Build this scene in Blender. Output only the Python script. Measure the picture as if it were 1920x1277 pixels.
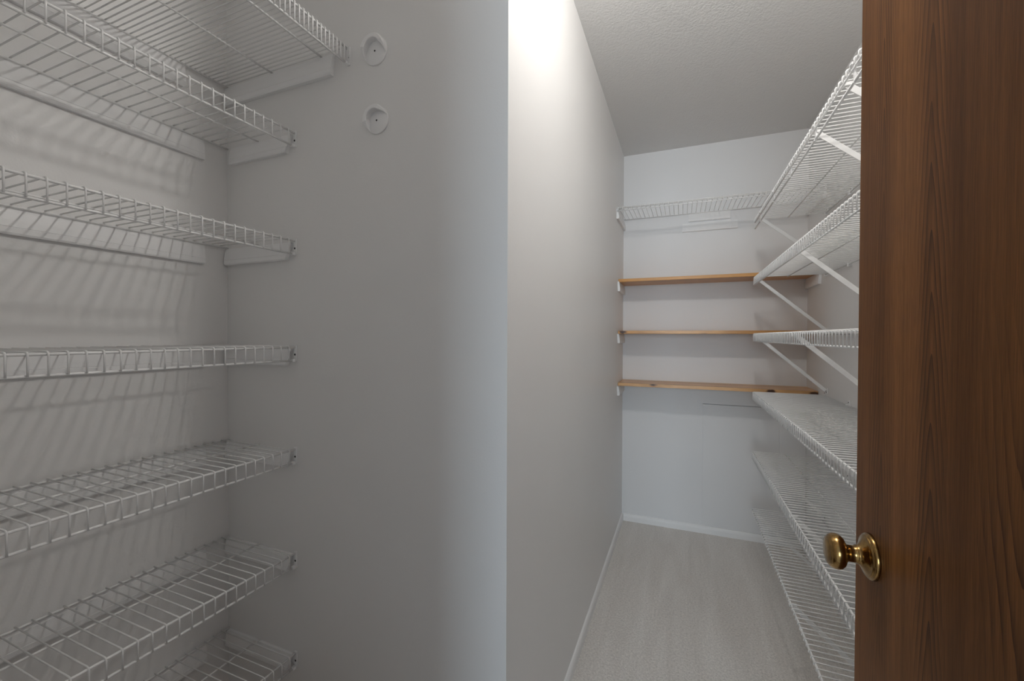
import bpy, bmesh, math, random
from mathutils import Vector, Matrix
random.seed(7)
S = bpy.context.scene
for o in list(bpy.data.objects): bpy.data.objects.remove(o)
COL = S.collection
PI = math.pi

# ------------------------------------------------------------------ camera
F_PX, YAW, PITCH, ROLL, EYE = 787.6, 22.05, 0.597, 0.2055, 1.2355
yw, pt, rl = (math.radians(a) for a in (YAW, PITCH, ROLL))
fw = Vector((-math.sin(yw)*math.cos(pt), math.cos(yw)*math.cos(pt), -math.sin(pt)))
rt = Vector((math.cos(yw), math.sin(yw), 0)); up = rt.cross(fw)
rt2 = rt*math.cos(rl) + up*math.sin(rl); up2 = -rt*math.sin(rl) + up*math.cos(rl)
cam = bpy.data.cameras.new('camera'); co = bpy.data.objects.new('camera', cam); COL.objects.link(co)
m = Matrix((rt2, up2, -fw)).transposed().to_4x4(); m.translation = (0, 0, EYE)
co.matrix_world = m
cam.sensor_fit = 'HORIZONTAL'; cam.sensor_width = 36; cam.lens = F_PX/1920*36; cam.clip_start = .01
S.camera = co

# ------------------------------------------------------------------ light
W = bpy.data.worlds.new('daylight'); S.world = W; W.use_nodes = True
bg = W.node_tree.nodes['Background']
bg.inputs[0].default_value = (.84, .92, 1.0, 1); bg.inputs[1].default_value = .47
LAMP = 195.0         # emission strength of the closet bulb
# daylight of the window in the room behind the doorway
wl = bpy.data.lights.new('window_daylight', 'AREA'); wl.shape = 'RECTANGLE'; wl.size = 1.1; wl.size_y = 1.3
wl.energy = 58; wl.color = (.72, .87, 1.0)
wo = bpy.data.objects.new('window_daylight', wl); COL.objects.link(wo)
wo.location = (.05, -3.2, 1.30); wo.rotation_euler = (PI/2, 0, 0)
S.view_settings.view_transform = 'Standard'; S.view_settings.look = 'None'
S.view_settings.gamma = 1; S.view_settings.use_curve_mapping = False
S.view_settings.exposure = .12
S.cycles.diffuse_bounces = 6; S.cycles.max_bounces = 8; S.cycles.adaptive_threshold = .015; S.cycles.sample_clamp_indirect = 4.0
S.cycles.caustics_reflective = False; S.cycles.caustics_refractive = False

# ------------------------------------------------------------------ room numbers (metres)
H = 2.44
XL, Y1, XC, Y2, XR = -1.3154, .8825, -.3691, 2.8977, .6706
XLF, XL0, XRF = -1.0215, -.8263, .3508
T = .10

# ------------------------------------------------------------------ materials
def mat(name, col, rough=.5, metal=0., spec=.5):
    M = bpy.data.materials.new(name); M.use_nodes = True
    b = M.node_tree.nodes['Principled BSDF']
    b.inputs['Base Color'].default_value = (*col, 1); b.inputs['Roughness'].default_value = rough
    b.inputs['Metallic'].default_value = metal; b.inputs['Specular IOR Level'].default_value = spec
    return M, M.node_tree, b
class NT:
    def __init__(s, nt): s.nt = nt
    def n(s, t, **kw):
        x = s.nt.nodes.new(t)
        for k, v in kw.items():
            if k[0] == '_': x.inputs[k[1:].replace('_', ' ')].default_value = v
            else: setattr(x, k, v)
        return x
    def l(s, a, b): s.nt.links.new(a, b)
    def math(s, op, a, b=None, c=None):
        x = s.n('ShaderNodeMath', operation=op)
        for i, v in enumerate((a, b, c)):
            if v is None: continue
            if isinstance(v, (int, float)): x.inputs[i].default_value = v
            else: s.l(v, x.inputs[i])
        return x.outputs[0]
    def ramp(s, fac, stops):
        x = s.n('ShaderNodeValToRGB'); e = x.color_ramp.elements
        while len(e) < len(stops): e.new(.5)
        for q, (p, c) in zip(e, stops): q.position = p; q.color = (*c, 1)
        s.l(fac, x.inputs[0]); return x.outputs[0]
    def noise(s, vec, scale, detail=2, rough=.5, dist=0):
        x = s.n('ShaderNodeTexNoise', _Scale=scale, _Detail=detail, _Roughness=rough, _Distortion=dist)
        s.l(vec, x.inputs['Vector']); return x.outputs[0]
    def mapped(s, vec, scale, loc=(0, 0, 0)):
        x = s.n('ShaderNodeMapping'); x.inputs['Scale'].default_value = scale; x.inputs['Location'].default_value = loc
        s.l(vec, x.inputs[0]); return x.outputs[0]
    def geo(s): return s.n('ShaderNodeNewGeometry').outputs['Position']
    def obj(s): return s.n('ShaderNodeTexCoord').outputs['Object']
    def bump(s, h, b, strength, dist):
        x = s.n('ShaderNodeBump', _Strength=strength, _Distance=dist)
        s.l(h, x.inputs['Height']); s.l(x.outputs[0], b.inputs['Normal'])
    def mix(s, f, a, c, blend='MIX'):
        x = s.n('ShaderNodeMix', data_type='RGBA', blend_type=blend)
        for i, v in ((0, f), (6, a), (7, c)):
            if isinstance(v, (int, float)): x.inputs[i].default_value = v
            elif isinstance(v, tuple): x.inputs[i].default_value = (*v, 1)
            else: s.l(v, x.inputs[i])
        return x.outputs[2]

def paint(name, col, rough, sc, st):
    M, nt, b = mat(name, col, rough, spec=.35); N = NT(nt)
    p = N.geo()
    h = N.noise(p, sc, 3); N.bump(h, b, st, .002)
    big = N.noise(p, 1.7, 2)
    c = N.ramp(big, [(.3, tuple(x*.975 for x in col)), (.7, col)])
    N.l(c, b.inputs['Base Color'])
    return M
WALL = paint('wall_paint', (.795, .79, .782), .42, 220, .10)
WALLB = paint('wall_paint_back', (.785, .788, .795), .48, 220, .08)
TRIM = paint('trim_paint', (.86, .86, .86), .35, 60, .05)
def ceil_mat():
    M, nt, b = mat('ceiling_texture', (.74, .735, .725), .85, spec=.2); N = NT(nt)
    p = N.geo()
    v = N.n('ShaderNodeTexVoronoi', _Scale=120.); N.l(p, v.inputs['Vector'])
    d = N.math('SUBTRACT', 1, v.outputs['Distance'])
    n = N.noise(p, 85, 4, .65)
    h = N.math('ADD', N.math('MULTIPLY', d, .5), N.math('MULTIPLY', n, 1.1))
    N.bump(h, b, .28, .006)
    return M
CEIL = ceil_mat()
def carpet():
    M, nt, b = mat('carpet', (.5, .47, .43), .95, spec=.1); N = NT(nt)
    p = N.geo()
    w = N.noise(p, 14, 3)
    # pile brushed by the vacuum: long soft streaks along the closet
    st = N.noise(N.mapped(p, (7, 1.1, 1)), 1.6, 3, .55, .6)
    f = N.noise(p, 330, 3, .7); g = N.noise(p, 130, 3, .6)
    c = N.ramp(st, [(.32, (.83, .79, .745)), (.68, (.93, .90, .86))])
    c = N.mix(.55, c, N.ramp(g, [(.30, (.66, .65, .64)), (.66, (1.2, 1.2, 1.2))]), 'MULTIPLY')
    c = N.mix(.5, c, N.ramp(f, [(.34, (.6, .59, .58)), (.62, (1.15, 1.15, 1.15))]), 'MULTIPLY')
    N.l(c, b.inputs['Base Color'])
    h = N.math('ADD', N.math('MULTIPLY', g, .7), N.math('ADD', f, N.math('MULTIPLY', w, .6)))
    N.bump(h, b, .7, .007)
    b.inputs['Sheen Weight'].default_value = .3; b.inputs['Sheen Roughness'].default_value = .6
    return M
CARPET = carpet()
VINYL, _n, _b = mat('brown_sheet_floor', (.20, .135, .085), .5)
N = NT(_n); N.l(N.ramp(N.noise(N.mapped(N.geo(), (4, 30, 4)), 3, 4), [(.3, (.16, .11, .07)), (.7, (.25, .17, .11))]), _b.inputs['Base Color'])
WIRE, _n, _b = mat('white_coated_wire', (.85, .85, .845), .25)
PLASTIC, _n, _b = mat('white_plastic', (.85, .85, .85), .35)
DARK, _n, _b = mat('dark_screw', (.05, .05, .05), .5, .6)

def pine(name, base, knots, seed):
    M, nt, b = mat(name, base, .32, spec=.5); N = NT(nt)
    p = N.obj()
    q = N.mapped(p, (1.2, 12, 12), (seed, seed*.37, seed*.71))
    n1 = N.noise(q, 2.2, 4, .6, .4)
    sx = N.n('ShaderNodeSeparateXYZ'); N.l(p, sx.inputs[0])
    # growth rings bent around the knots
    w = N.math('ADD', N.math('MULTIPLY', sx.outputs[1], 55), N.math('ADD', N.math('MULTIPLY', sx.outputs[2], 90), N.math('MULTIPLY', n1, 9)))
    km = None
    for (kx, ky, kz, r, dark) in knots:
        dx = N.math('MULTIPLY', N.math('SUBTRACT', sx.outputs[0], kx), .42)
        dy = N.math('SUBTRACT', sx.outputs[1], ky); dz = N.math('SUBTRACT', sx.outputs[2], kz)
        d = N.math('SQRT', N.math('ADD', N.math('MULTIPLY', dx, dx), N.math('ADD', N.math('MULTIPLY', dy, dy), N.math('MULTIPLY', dz, dz))))
        d = N.math('ADD', d, N.math('MULTIPLY', N.math('SUBTRACT', N.noise(p, 60, 2), .5), r*.7))
        k = N.math('MULTIPLY', N.math('SUBTRACT', 1, N.math('DIVIDE', d, r)), dark); kk = N.n('ShaderNodeClamp'); N.l(N.math('MULTIPLY', k, 2.2), kk.inputs[0])
        w = N.math('ADD', w, N.math('DIVIDE', .12, N.math('ADD', d, .02)))
        km = kk.outputs[0] if km is None else N.math('MAXIMUM', km, kk.outputs[0])
    ring = N.math('ADD', N.math('MULTIPLY', N.math('SINE', w), .5), .5)
    lo = tuple(x*f for x, f in zip(base, (.72, .62, .5))); hi = tuple(min(1, x*1.12) for x in base)
    c = N.ramp(ring, [(.1, hi), (.95, lo)])
    c = N.mix(.55, c, N.ramp(n1, [(.25, lo), (.7, hi)]))
    if km is not None: c = N.mix(km, c, (.06, .022, .01))
    N.l(c, b.inputs['Base Color'])
    N.bump(ring, b, .06, .001)
    return M

def door_mat():
    M, nt, b = mat('stained_door_veneer', (.2, .08, .03), .38, spec=.05); N = NT(nt)
    p = N.geo(); sx = N.n('ShaderNodeSeparateXYZ'); N.l(p, sx.inputs[0])
    u, z = sx.outputs[1], sx.outputs[2]
    slow = N.noise(N.mapped(p, (1, 14, .9)), 1.0, 3, .5, .15)
    wob = N.noise(N.mapped(p, (1, 16, 2.6)), 1.6, 3, .5)
    wob2 = N.noise(N.mapped(p, (1, 3, 1.2), (0, 3.1, 1.7)), 2.0, 2, .5)
    def cath(u0, width, rise, amp, fr, reach, sharp):
        # flat-sawn figure: ring radius from a cut through a slowly tapering trunk
        d = N.math('ADD', N.math('SUBTRACT', u, u0), N.math('MULTIPLY', N.math('SUBTRACT', wob2, .5), .035))
        r = N.math('SQRT', N.math('ADD', N.math('MULTIPLY', d, d), width*width))
        w = N.math('ADD', r, N.math('ADD', N.math('MULTIPLY', z, rise), N.math('MULTIPLY', wob, amp)))
        g = N.math('POWER', N.math('FRACT', N.math('MULTIPLY', w, fr)), sharp)
        f = N.n('ShaderNodeMapRange', _From_Min=reach, _From_Max=reach*.35); f.interpolation_type = 'SMOOTHSTEP'
        N.l(N.math('ABSOLUTE', d), f.inputs['Value'])
        return N.math('MULTIPLY', g, f.outputs[0])
    g1 = cath(.582, .005, .12, .014, 115, .045, 2.0)
    g2 = cath(.448, .016, -.11, .016, 100, .085, 2.4)
    low = N.n('ShaderNodeMapRange', _From_Min=1.32, _From_Max=1.05); N.l(z, low.inputs['Value'])
    g2 = N.math('MULTIPLY', g2, low.outputs[0])
    g3 = cath(.705, .003, .06, .010, 150, .045, 3.0)
    # the figure comes and goes along the board
    def fade(loc, lo, hi):
        v = N.n('ShaderNodeMapRange', _From_Min=lo, _From_Max=hi); N.l(N.noise(N.mapped(p, (1, 3, 1.0), loc), 1.5, 1), v.inputs['Value']); return v.outputs[0]
    g = N.math('MAXIMUM', N.math('MULTIPLY', g1, fade((0, 0, 2.6), .30, .46)), N.math('MAXIMUM', N.math('MULTIPLY', g2, fade((0, 0, 4.2), .34, .5)), N.math('MULTIPLY', g3, fade((0, 2, 1.2), .42, .6))))
    straight = N.noise(N.mapped(p, (1, 150, 1.6)), 1.0, 3, .55, .1)
    fine = N.noise(N.mapped(p, (1, 420, 10)), 1.0, 3, .6)
    pores = N.noise(N.mapped(p, (1, 1000, 30)), 1.0, 2, .6)
    side_tone = N.n('ShaderNodeMapRange', _From_Min=.535, _From_Max=.56); N.l(u, side_tone.inputs['Value'])  # door colour steps darker on the side towards the hinges
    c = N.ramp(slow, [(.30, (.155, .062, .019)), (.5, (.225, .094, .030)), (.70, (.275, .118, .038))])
    c = N.mix(side_tone.outputs[0], N.mix(1.0, c, (.66, .64, .62), 'MULTIPLY'), c)
    c = N.mix(N.math('MULTIPLY', g, .84), c, (.040, .016, .007))
    c = N.mix(.38, c, N.ramp(straight, [(.34, (.52, .48, .46)), (.60, (1.08, 1.08, 1.08))]), 'MULTIPLY')
    c = N.mix(.28, c, N.ramp(fine, [(.3, (.55, .52, .5)), (.65, (1.1, 1.1, 1.1))]), 'MULTIPLY')
    c = N.mix(.30, c, N.ramp(pores, [(.42, (.35, .33, .3)), (.55, (1, 1, 1))]), 'MULTIPLY')
    N.l(c, b.inputs['Base Color'])
    N.bump(N.math('ADD', fine, N.math('MULTIPLY', pores, .6)), b, .10, .0005)
    return M
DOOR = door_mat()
BRASS, _n, _b = mat('antique_brass', (.42, .27, .11), .2, 1.0)
N = NT(_n); N.l(N.ramp(N.noise(N.obj(), 90, 3), [(.3, (.22, .13, .048)), (.7, (.44, .275, .10))]), _b.inputs['Base Color'])
GLASS, _n, _b = mat('lit_opal_glass', (.9, .9, .88), .3)
_b.inputs['Emission Color'].default_value = (1, .965, .92, 1); _b.inputs['Emission Strength'].default_value = LAMP

# ------------------------------------------------------------------ mesh helpers
def mesh_obj(name, me, M, parent=None, loc=None):
    o = bpy.data.objects.new(name, me); COL.objects.link(o)
    if M and not me.materials: me.materials.append(M)
    if loc: o.location = loc
    if parent: o.parent = parent
    return o
def to_mesh(name, bm, smooth=False):
    me = bpy.data.meshes.new(name); bm.normal_update(); bm.to_mesh(me); bm.free()
    if smooth:
        for p in me.polygons: p.use_smooth = True
    return me
def add_box(bm, lo, hi):
    x0, y0, z0 = lo; x1, y1, z1 = hi
    v = [bm.verts.new(c) for c in ((x0,y0,z0),(x1,y0,z0),(x1,y1,z0),(x0,y1,z0),(x0,y0,z1),(x1,y0,z1),(x1,y1,z1),(x0,y1,z1))]
    for f in ((3,2,1,0),(4,5,6,7),(0,1,5,4),(1,2,6,5),(2,3,7,6),(3,0,4,7)): bm.faces.new([v[i] for i in f])
def box(name, lo, hi, M, parent=None, bevel=0, seg=2):
    bm = bmesh.new(); add_box(bm, lo, hi)
    if bevel: bmesh.ops.bevel(bm, geom=bm.edges[:], offset=bevel, segments=seg, affect='EDGES', profile=.5)
    return mesh_obj(name, to_mesh(name, bm), M, parent)
def extrude_profile(name, prof, axis_pts, M, parent=None):
    """prof: list of (a, b) mapped by axis_pts(t, a, b) at t=0 and 1"""
    bm = bmesh.new(); n = len(prof)
    r0 = [bm.verts.new(axis_pts(0, a, b)) for a, b in prof]; r1 = [bm.verts.new(axis_pts(1, a, b)) for a, b in prof]
    for i in range(n): bm.faces.new((r0[i], r0[(i+1) % n], r1[(i+1) % n], r1[i]))
    bm.faces.new(r0[::-1]); bm.faces.new(r1)
    bmesh.ops.recalc_face_normals(bm, faces=bm.faces[:])
    return mesh_obj(name, to_mesh(name, bm), M, parent)
def tube_mesh(name, pts, r, n=6, M=None):
    pts = [Vector(p) for p in pts]; vs = []; fs = []
    t0 = (pts[1]-pts[0]).normalized()
    a = Vector((0, 0, 1)) if abs(t0.z) < .9 else Vector((0, 1, 0))
    u = t0.cross(a).normalized(); prev = t0
    for i, p in enumerate(pts):
        if i == 0: t = t0
        elif i == len(pts)-1: t = (pts[i]-pts[i-1]).normalized()
        else: t = ((pts[i]-pts[i-1]).normalized() + (pts[i+1]-pts[i]).normalized()).normalized()
        q = prev.rotation_difference(t); u = (q @ u).normalized(); prev = t
        w = t.cross(u)
        k = 1.0
        if 0 < i < len(pts)-1:
            c = (pts[i]-pts[i-1]).normalized().dot(t); k = 1/max(c, .5)
        for j in range(n):
            an = 2*PI*j/n; vs.append(p + u*math.cos(an)*r + w*math.sin(an)*r)
    for i in range(len(pts)-1):
        for j in range(n):
            fs.append((i*n+j, i*n+(j+1) % n, (i+1)*n+(j+1) % n, (i+1)*n+j))
    fs.append(tuple(range(n))[::-1]); fs.append(tuple((len(pts)-1)*n+j for j in range(n)))
    me = bpy.data.meshes.new(name); me.from_pydata([tuple(v) for v in vs], [], fs); me.update()
    for p in me.polygons: p.use_smooth = len(p.vertices) == 4
    if M: me.materials.append(M)
    return me
def lathe(name, prof, M, parent=None, n=40, mtx=None):
    """prof (r, h) turned about local Z"""
    bm = bmesh.new(); rings = []
    for r, h in prof:
        if r < 1e-5: rings.append([bm.verts.new((0, 0, h))])
        else: rings.append([bm.verts.new((r*math.cos(2*PI*j/n), r*math.sin(2*PI*j/n), h)) for j in range(n)])
    for a, b in zip(rings, rings[1:]):
        for j in range(n):
            k = (j+1) % n
            if len(a) == 1 and len(b) == 1: continue
            if len(a) == 1: bm.faces.new((a[0], b[j], b[k]))
            elif len(b) == 1: bm.faces.new((a[j], b[0], a[k]))
            else: bm.faces.new((a[j], b[j], b[k], a[k]))
    bmesh.ops.recalc_face_normals(bm, faces=bm.faces[:])
    if mtx: bm.transform(mtx)
    return mesh_obj(name, to_mesh(name, bm, True), M, parent)
def empty(name, loc=(0, 0, 0)):
    o = bpy.data.objects.new(name, None); COL.objects.link(o); o.location = loc; o.empty_display_size = .05; return o
def tag(o, label, cat, group=None):
    o['label'] = label; o['category'] = cat
    if group: o['group'] = group
    return o
def struct(o, label=None):
    o['kind'] = 'structure'
    if label: o['label'] = label
    return o

# ------------------------------------------------------------------ setting
def multi(name, boxes, M):
    bm = bmesh.new()
    for lo, hi in boxes: add_box(bm, lo, hi)
    return mesh_obj(name, to_mesh(name, bm), M)
YF = -.02                                   # inner face of the wall that holds the doorway
struct(multi('floor', [((XC-T, YF-T, -.08), (XR+T, Y2+T, 0))], CARPET), 'pale beige carpet with soft vacuum streaks')
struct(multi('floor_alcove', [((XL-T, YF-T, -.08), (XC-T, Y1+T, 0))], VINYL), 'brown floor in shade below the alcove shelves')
struct(multi('ceiling', [((XL-T, YF-T, H), (XR+T, Y2+T, H+.08))], CEIL), 'grey white sprayed texture ceiling')
struct(multi('wall_end', [((XL-T, Y1, 0), (XC, Y1+T, H))], WALL), 'white painted end wall of the alcove with two pole sockets')
struct(multi('wall_left', [((XC-T, Y1+T, 0), (XC, Y2+T, H))], WALL), 'bright white painted left wall of the closet')
struct(multi('wall_alcove', [((XL-T, YF-T, 0), (XL, Y1, H))], WALL), 'white painted wall behind the alcove wire shelves')
PX0, PX1, PZ = .1225, .5385, .8135       # open joint over the access panel
struct(multi('wall_back', [((XC, Y2, 0), (XR+T, Y2+T, PZ)), ((XC, Y2, PZ+.0028), (XR+T, Y2+T, H)), ((XC, Y2, PZ), (PX0, Y2+T, PZ+.0028)), ((PX1, Y2, PZ), (XR+T, Y2+T, PZ+.0028)), ((PX0, Y2+.012, PZ), (PX1, Y2+T, PZ+.0028))], WALLB), 'white painted back wall with wooden shelves')
struct(multi('wall_right', [((XR, YF-T, 0), (XR+T, Y2, H))], WALL), 'white painted wall behind the long wire shelves')
DX0, DX1, DH = -.30, .285, 2.05
struct(multi('wall_front', [((XL, YF-T, 0), (DX0, YF, H)), ((DX1, YF-T, 0), (XR, YF, H)), ((DX0, YF-T, DH), (DX1, YF, H))], WALL), 'white painted wall around the doorway')

def baseboard(name, p0, p1, nrm, M=TRIM, h=.047, t=.011):
    p0 = Vector(p0); p1 = Vector(p1); nv = Vector(nrm)
    prof = [(0, 0), (t, 0), (t, h*.62), (t*.86, h*.80), (t*.55, h*.94), (t*.2, h), (0, h)]
    o = extrude_profile(name, prof, lambda s, a, b: tuple(p0.lerp(p1, s) + nv*a + Vector((0, 0, b))), M)
    return struct(o)
baseboard('baseboard_left', (XC, Y1, 0), (XC, Y2, 0), (1, 0, 0))['label'] = 'thin white baseboard along the bright left wall'
baseboard('baseboard_back', (XC+.011, Y2, 0), (XR, Y2, 0), (0, -1, 0))['label'] = 'thin white baseboard under the back wall'
baseboard('baseboard_right', (XR, .02, 0), (XR, Y2-.011, 0), (-1, 0, 0))['label'] = 'thin white baseboard behind the lowest right shelf'
baseboard('baseboard_end', (XL, Y1, 0), (XC+.011, Y1, 0), (0, -1, 0))['label'] = 'thin white baseboard below the alcove end wall'

# access panel on the back wall: thin sheets with open joints
def panel(name, x0, x1, z0, z1, th, lab):
    struct(box(name, (x0, Y2-th, z0), (x1, Y2+.002, z1), WALLB, bevel=.0012, seg=1), lab)
panel('trim_1', .1235, .5365, .048, .8130, .0025, 'flush painted hardboard access panel low on the back wall')
panel('trim_2', .539, XR-.001, .048, .70, .003, 'narrow painted panel beside the access panel on the back wall')

# ------------------------------------------------------------------ wire shelves
WR, RR = .0017, .0028            # cross wire and rod radius
_cache = {}
def wire_shelf(label, group, x_wall, x_front, z, ya, yb, pitch, lip, mids, first=None, extra_rods=()):
    """shelf along Y on the wall x_wall, front lip at x_front (wires share one mesh)"""
    s = 1 if x_front > x_wall else -1
    root = tag(empty('wire_shelf', ((x_wall+x_front)/2, (ya+yb)/2, z)), label, 'shelf', group)
    ox, oy, oz = root.location
    key = (round(x_wall, 3), round(x_front, 3), round(lip, 3))
    if key not in _cache:
        xb = x_wall + s*.006 - ox; xf = x_front - ox
        e = .0035
        pts = [(xb, 0, 0), (xf-s*e*2, 0, 0), (xf-s*e*.6, 0, -e*.25), (xf, 0, -e), (xf+0, 0, -e*2.2), (xf, 0, -lip)]
        _cache[key] = tube_mesh('cross_wire', pts, WR, 6, WIRE)
    me = _cache[key]
    y = yb - (first if first is not None else .0125)
    while y > ya:
        mesh_obj('cross_wire', me, None, root, (0, y-oy, 0)); y -= pitch
    def rod(name, x, zz, r=RR, y0=ya, y1=yb-.003):
        return mesh_obj(name, tube_mesh(name, [(x-ox, y0-oy, zz-oz), (x-ox, y1-oy, zz-oz)], r, 8, WIRE), None, root)
    rod('front_rod', x_front - s*(WR+RR), z-WR-RR)
    rod('lip_rod', x_front - s*(WR+RR), z-lip)
    rod('back_rod', x_wall + s*.009, z-WR-RR)
    for xm in mids: rod('middle_rod', xm, z-WR-RR*.9, RR*.9)
    return root, (ox, oy, oz), rod, s
def part_box(name, root, lo, hi, M, bevel=0):
    o = root.location
    return box(name, tuple(a-b for a, b in zip(lo, o)), tuple(a-b for a, b in zip(hi, o)), M, root, bevel, 1)
def screw(root, loc, axis, r=.0032):
    # small dark pan head
    c = Vector(loc) - root.location
    q = Vector((0, 0, 1)).rotation_difference(Vector(axis)).to_matrix().to_4x4(); q.translation = c
    return lathe('screw', [(0, .0018), (r*.6, .0015), (r, .0004), (r, -.001), (0, -.001)], DARK, root, 10, q)

LZ = {1: 1.8146, 2: 1.5085, 3: 1.2058, 4: .9132, 5: .6134, 6: .3241}
LN = {1: 'second wire shelf from the top in the left alcove, seen from below',
      2: 'third wire shelf from the top in the left alcove, tilted down to the right',
      3: 'wire shelf seen edge-on at eye level in the left alcove',
      4: 'wire shelf just below eye level in the left alcove, seen from above',
      5: 'second lowest wire shelf in the left alcove, broad grid seen from above',
      6: 'lowest wire shelf in the left alcove over the brown floor'}
def end_clip(root, x, z, h):
    # white end bracket holding the shelf nose to the end wall
    part_box('end_clip', root, (x-.009, Y1-.003, z-h-.002), (x+.002, Y1, z+.002), PLASTIC, .001)
    part_box('end_clip', root, (x-.009, Y1-.014, z-h-.004), (x+.001, Y1-.004, z-h+.004), PLASTIC, .001)
    screw(root, (x-.004, Y1-.003, z-h*.6), (0, -1, 0), .003)
for i in range(1, 7):
    z = LZ[i]
    root, org, rod, s = wire_shelf(LN[i], 'narrow wire shelves in the left alcove', XL, XLF, z, .02, Y1, .0254, .042, [-1.172], .0255)
    end_clip(root, XLF, z, .042)
root, org, rod, s = wire_shelf('deep close-mesh wire shelf at the top of the left alcove', 'deep top shelf', XL, XL0, 2.0026, .02, Y1, .0127, .045, [-.922, -1.112], .008)
del root['group']
end_clip(root, XL0, 2.0026, .045)

RZ = {1: 1.8611, 2: 1.5542, 3: 1.2539, 4: .9431, 5: .6255, 6: .3185}
RN = {1: 'topmost wire shelf on the right wall with a hanging rod under its nose',
      2: 'second wire shelf from the top on the right wall, rising steeply toward the door',
      3: 'wire shelf at eye level on the right wall, seen edge-on beside the door',
      4: 'fourth wire shelf from the top on the right wall, seen from above',
      5: 'second lowest wire shelf on the right wall, behind the brass knob',
      6: 'lowest wire shelf on the right wall just above the carpet'}
def brace(root, y, z0, drop=.272, x0=.362, x1=.664):
    ox, oy, oz = root.location
    a = Vector((x0-ox, y-oy, z0-oz)); b = Vector((x1-ox, y-oy, z0-drop-oz))
    d = (b-a).normalized(); nrm = Vector((d.z, 0, -d.x))
    # flat steel strap on edge, screwed to the wall through a small foot
    prof = [(-.0078, -.0012), (-.0072, -.0018), (.0072, -.0018), (.0078, -.0012), (.0078, .0012), (.0072, .0018), (-.0072, .0018), (-.0078, .0012)]
    o = extrude_profile('brace', [(p, q) for p, q in prof], lambda t, p, q: tuple(a.lerp(b, t) + nrm*p + Vector((0, q, 0))), WIRE, root)
    part_box('brace_foot', root, (XR-.003, y-.008, z0-drop-.014), (XR, y+.008, z0-drop+.012), WIRE, .001)
    screw(root, (XR-.003, y, z0-drop-.008), (-1, 0, 0))
    part_box('brace_hook', root, (x0-.012, y-.005, z0-.004), (x0+.012, y+.005, z0+.006), WIRE, .001)
RYA, RYB = .80, 2.565
for i in range(1, 7):
    z = RZ[i]; lip = {1: .018, 6: .008}.get(i, .041)
    root, org, rod, s = wire_shelf(RN[i], 'long wire shelves on the right wall', XR, XRF, z, RYA, RYB, .0254, lip, [.505], .010)
    if i == 1:
        rod('hanging_rod', XRF+.006, z-.048, .0034, RYA, RYB+.005)
        for yc in (1.1765, 1.478, 1.777, 2.075, 2.398, .9):
            me_z = z-org[2]
            # moulded hook: strap from the nose down round the rod
            bm = bmesh.new()
            prof = [(.002, -.004), (.009, -.004), (.0125, -.014), (.0140, -.042), (.0135, -.050), (.009, -.053), (.005, -.052), (.006, -.0495), (.0105, -.048), (.0105, -.042), (.0085, -.016), (.006, -.010), (.002, -.009)]
            oo = extrude_profile('rod_hook', prof, lambda t, p, q: (XRF-.004+p-org[0], yc-.006+.012*t-org[1], z+q-org[2]), PLASTIC, root)
        for yb_ in (1.52, 1.265, 2.50): brace(root, yb_, z-.008, .255, .368)
    else:
        for yb_ in (1.705, 2.525): brace(root, yb_, z-.012)
    for yc in (2.545, 2.22, 1.9, 1.58, 1.26, .94):
        part_box('wall_clip', root, (XR-.014, yc-.007, z-.014), (XR, yc+.007, z+.003), PLASTIC, .001)
        part_box('wall_clip', root, (XR-.004, yc-.006, z+.003), (XR, yc+.006, z+.020), PLASTIC, .001)
        screw(root, (XR-.004, yc, z+.012), (-1, 0, 0), .0028)

# wire shelf across the back wall
zb, zf, yfB = 2.0187, 2.003, 2.548
root = tag(empty('wire_shelf', (.15, (Y2+yfB)/2, zb)), 'short wire shelf across the back wall near the ceiling', 'shelf')
ox, oy, oz = root.location
me = tube_mesh('cross_wire', [(0, Y2-.006-oy, zb-oz), (0, yfB+.006-oy, zf-oz), (0, yfB+.002-oy, zf-.001-oz), (0, yfB-oy, zf-.004-oz), (0, yfB-oy, zf-.022-oz)], WR, 6, WIRE)
x = XC+.012
while x < XR-.006:
    mesh_obj('cross_wire', me, None, root, (x-ox, 0, 0)); x += .0254
for nm, yy, zz in (('front_rod', yfB+.004, zf-.004), ('lip_rod', yfB+.004, zf-.022), ('back_rod', Y2-.007, zb-.004), ('front_rod', yfB+.028, zf-.003)):
    mesh_obj(nm, tube_mesh(nm, [(XC+.004-ox, yy-oy, zz-oz), (XR-.004-ox, yy-oy, zz-oz)], RR, 8, WIRE), None, root)

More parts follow.
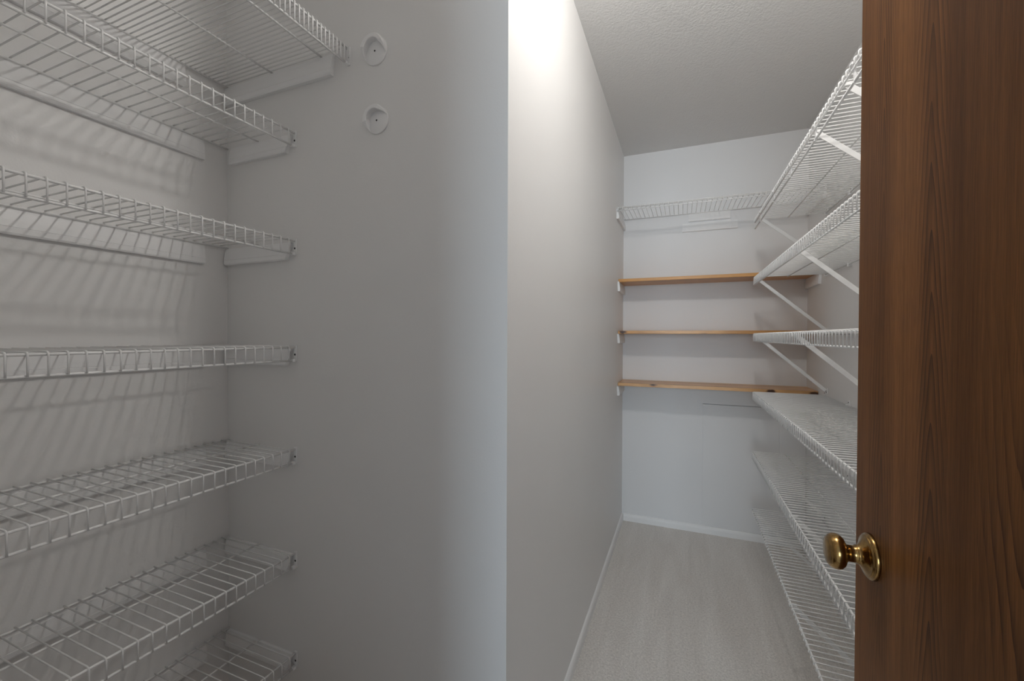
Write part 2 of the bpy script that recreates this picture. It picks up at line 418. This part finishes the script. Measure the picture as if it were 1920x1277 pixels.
# ------------------------------------------------------------------ white support strips (moulded trim)
def moulding(label, p0, p1, nrm, ztop, h=.056, t=.011, group=None, chamfer=0., flip=False):
    """p0,p1 along the wall (xy); moulded profile hanging from ztop"""
    p0 = Vector((*p0, 0)); p1 = Vector((*p1, 0)); nv = Vector((*nrm, 0))
    prof = [(0, 0), (t*.55, 0), (t*.6, -h*.14), (t*.72, -h*.15), (t*.9, -h*.45), (t, -h*.70), (t*.93, -h*.715), (t*1.02, -h*.735), (t*1.02, -h*.93), (t*.85, -h), (0, -h)]
    bm = bmesh.new(); n = len(prof)
    def ring(s, q):
        # a chamfered end is cut back at the bottom
        vs = []
        for a, b in prof:
            c = chamfer*max(0, (-b/h-.45)/.55) if q else 0
            d = (p1-p0).normalized()
            vs.append(bm.verts.new(p0.lerp(p1, s) - d*c + nv*a + Vector((0, 0, ztop+b))))
        return vs
    r0, r1 = ring(0, False), ring(1, True)
    for i in range(n): bm.faces.new((r0[i], r0[(i+1) % n], r1[(i+1) % n], r1[i]))
    bm.faces.new(r0[::-1]); bm.faces.new(r1)
    bmesh.ops.recalc_face_normals(bm, faces=bm.faces[:])
    return tag(mesh_obj('support_strip', to_mesh('support_strip', bm), TRIM), label, 'trim strip', group)
ordl = {0: 'topmost deep shelf', 1: 'second shelf from the top', 2: 'third shelf from the top', 3: 'eye-level shelf', 4: 'shelf just below eye level', 5: 'second lowest shelf', 6: 'lowest shelf'}
for i in range(0, 7):
    z = 2.0026 if i == 0 else LZ[i]
    yend = .761 if i == 0 else .811
    moulding('white moulded strip on the alcove back wall under the '+ordl[i], (XL, .03), (XL, yend), (1, 0), z-.0075, .056 if i else .060, group='strips on the alcove back wall')
    xe = -.879 if i == 0 else -1.036
    moulding('short white strip on the alcove end wall under the '+ordl[i], (XL+(.028 if i == 1 else .004), Y1), (xe, Y1), (0, -1), z-.0075, .050 if i else .056, t=.014, group='strips on the alcove end wall', chamfer=.016 if i else .004)
moulding('upper and shorter white strip on the back wall under the wire shelf', (.033, Y2), (.269, Y2), (0, -1), 2.0125, .050, t=.010)
moulding('lower and longer white strip on the back wall under the wire shelf', (-.004, Y2), (.3085, Y2), (0, -1), 1.953, .053, t=.010)
def cleat(label, xw, s, y0, z, h=.060, t=.014, nose=.014):
    # end support on a side wall: strip with a swept nose
    prof = [(0, 0), (t*.6, 0), (t*.72, -h*.15), (t, -h*.66), (t, -h*.93), (t*.85, -h), (0, -h)]
    bm = bmesh.new(); n = len(prof)
    r0 = [bm.verts.new((xw+s*a, y0+nose*(-b/h), z+b)) for a, b in prof]
    r1 = [bm.verts.new((xw+s*a, Y2-.002, z+b)) for a, b in prof]
    for i in range(n): bm.faces.new((r0[i], r0[(i+1) % n], r1[(i+1) % n], r1[i]))
    bm.faces.new(r0[::-1]); bm.faces.new(r1)
    bmesh.ops.recalc_face_normals(bm, faces=bm.faces[:])
    return tag(mesh_obj('shelf_cleat', to_mesh('shelf_cleat', bm), TRIM), label, 'cleat', 'white cleats carrying the back shelves')
cleat('white cleat on the left wall under the back wire shelf', XC, 1, 2.56, 1.997, .055)
cleat('white cleat on the right wall under the back wire shelf', XR, -1, 2.56, 1.997, .055)

# ------------------------------------------------------------------ wooden shelves
def plank(label, z0, M, th=.0185, y0=2.664):
    root = box('wooden_shelf', (XC+.001, y0, z0), (XR-.001, Y2-.001, z0+th), M, bevel=.0012)
    return tag(root, label, 'shelf', 'stained pine shelves on the back wall')
P1 = pine('pine_amber', (.60, .31, .095), [(.1, 2.72, 1.575, .010, .5)], 1.3)
P2 = pine('pine_honey', (.62, .33, .11), [(-.34, 2.664, 1.263, .012, .8), (.12, 2.664, 1.25, .010, .35)], 4.1)
P3 = pine('pine_light', (.66, .40, .19), [(-.16, 2.664, .945, .012, .55), (.455, 2.664, .938, .013, 1.0), (.655, 2.664, .936, .013, 1.0)], 7.7)
plank('uppermost amber pine shelf on the back wall, seen from below', 1.5730, P1)
plank('middle pine shelf on the back wall, at eye level', 1.2530, P2)
plank('lowest pine shelf on the back wall with dark knots', .9300, P3)
for nm, z in (('uppermost', 1.5730), ('middle', 1.2530), ('lowest', .9300)):
    cleat('white cleat on the left wall under the %s pine shelf' % nm, XC, 1, 2.630, z-.0005, .058)
    cleat('white cleat on the right wall under the %s pine shelf' % nm, XR, -1, 2.630, z-.0005, .058)

# ------------------------------------------------------------------ pole sockets on the end wall
def socket(label, x, z, R, a0, a1, rot):
    root = tag(empty('pole_socket', (x, Y1, z)), label, 'pole socket', 'closet pole sockets')
    base = lathe('base_plate', [(0, .0), (R*.98, 0), (R, .0012), (R, .0035), (R*.97, .0048), (0, .0048)], PLASTIC, root, 48, Matrix.Rotation(PI/2, 4, 'X'))
    # raised cup wall: a crescent that tapers away at both ends
    bm = bmesh.new(); n = 40; rows = []
    for i in range(n+1):
        t = i/n; a = math.radians(a0+(a1-a0)*t)
        k = min(1, math.sin(PI*t)*1.7); hh = .0045+.0175*k
        ri = R*(.66+.28*(1-k))
        ro = R*.985
        c, s_ = math.cos(a), math.sin(a)
        rows.append([bm.verts.new((r*c, -h, r*s_)) for r, h in ((ri, .004), (ri, hh*.93), (ri+.0012, hh), (ro-.0022, hh), (ro, hh*.86), (ro, .003))])
    for p, q in zip(rows, rows[1:]):
        for j in range(6): bm.faces.new((p[j], p[(j+1) % 6], q[(j+1) % 6], q[j]))
    bm.faces.new(rows[0]); bm.faces.new(rows[-1][::-1])
    bmesh.ops.recalc_face_normals(bm, faces=bm.faces[:])
    me = to_mesh('cup_rim', bm); o = mesh_obj('cup_rim', me, PLASTIC, root)
    screw(root, (x-.001, Y1-.0048, z), (0, -1, 0), .0024)
socket('upper white plastic pole socket screwed to the alcove end wall', -.7395, 1.9705, .0365, -20, 215, 0)
socket('lower white plastic pole socket screwed to the alcove end wall', -.7335, 1.7910, .0345, 15, 235, 0)

# ------------------------------------------------------------------ door
DXF, DYE = .2465, .785
door = empty('door_1', (DXF+.0175, .02, 0)); struct(door, 'dark stained wooden door standing open at the right with brass knob')
dl = door.location
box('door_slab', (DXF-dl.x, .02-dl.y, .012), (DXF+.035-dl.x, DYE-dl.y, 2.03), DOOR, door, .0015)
KY, KZ = DYE-.058, .9305
Rm = Matrix.Translation((DXF-dl.x, KY-dl.y, KZ)) @ Matrix.Rotation(-PI/2, 4, 'Y')     # local Z -> -X
rose = lathe('rosette', [(0, -.001), (.0305, -.001), (.0311, .001), (.0307, .0038), (.0296, .0055), (.0285, .0052), (.0280, .0066), (.0268, .0080), (.0256, .0078), (.0215, .0098), (.0165, .0125), (.0135, .0150), (.0128, .0165), (.0128, .0180), (0, .0180)], BRASS, door, 56, Rm)
rose['label'] = 'round stepped brass rosette'
knob = lathe('knob', [(0, 0.016), (0.0122, 0.016), (0.0122, 0.018), (0.0116, 0.019), (0.0112, 0.0215), (0.0112, 0.028), (0.012, 0.0285), (0.01447, 0.0305), (0.01978, 0.0329), (0.02316, 0.0365), (0.02432, 0.0405), (0.02374, 0.0445), (0.022, 0.0481), (0.01988, 0.05026), (0.0193, 0.05026), (0.01853, 0.05106), (0.01718, 0.05202), (0.0166, 0.0517), (0.01544, 0.0525), (0.00965, 0.05346), (0.0, 0.0537)], BRASS, door, 56, Rm)
knob['label'] = 'round antique brass door knob'
for hz in (.25, 1.05, 1.80):
    lathe('hinge', [(0, -.045), (.006, -.045), (.006, .045), (0, .045)], BRASS, door, 12, Matrix.Translation((DXF+.040-dl.x, .012-dl.y, hz)))

# ------------------------------------------------------------------ closet bulb (above the frame)
lamp = tag(empty('ceiling_light', (.10, .945, H)), 'white porcelain lampholder with a bare bulb on the closet ceiling', 'ceiling light')
lathe('lampholder', [(0, 0), (.056, 0), (.057, -.004), (.052, -.012), (.034, -.020), (.026, -.030), (.024, -.048), (.020, -.050), (0, -.050)], PLASTIC, lamp, 32)
prof = [(.0135, -.046), (.015, -.058)] + [(.045*math.sin(math.radians(q)), -.108+.045*math.cos(math.radians(q))) for q in range(22, 180, 14)] + [(0, -.153)]
lathe('bulb', prof, GLASS, lamp, 24)
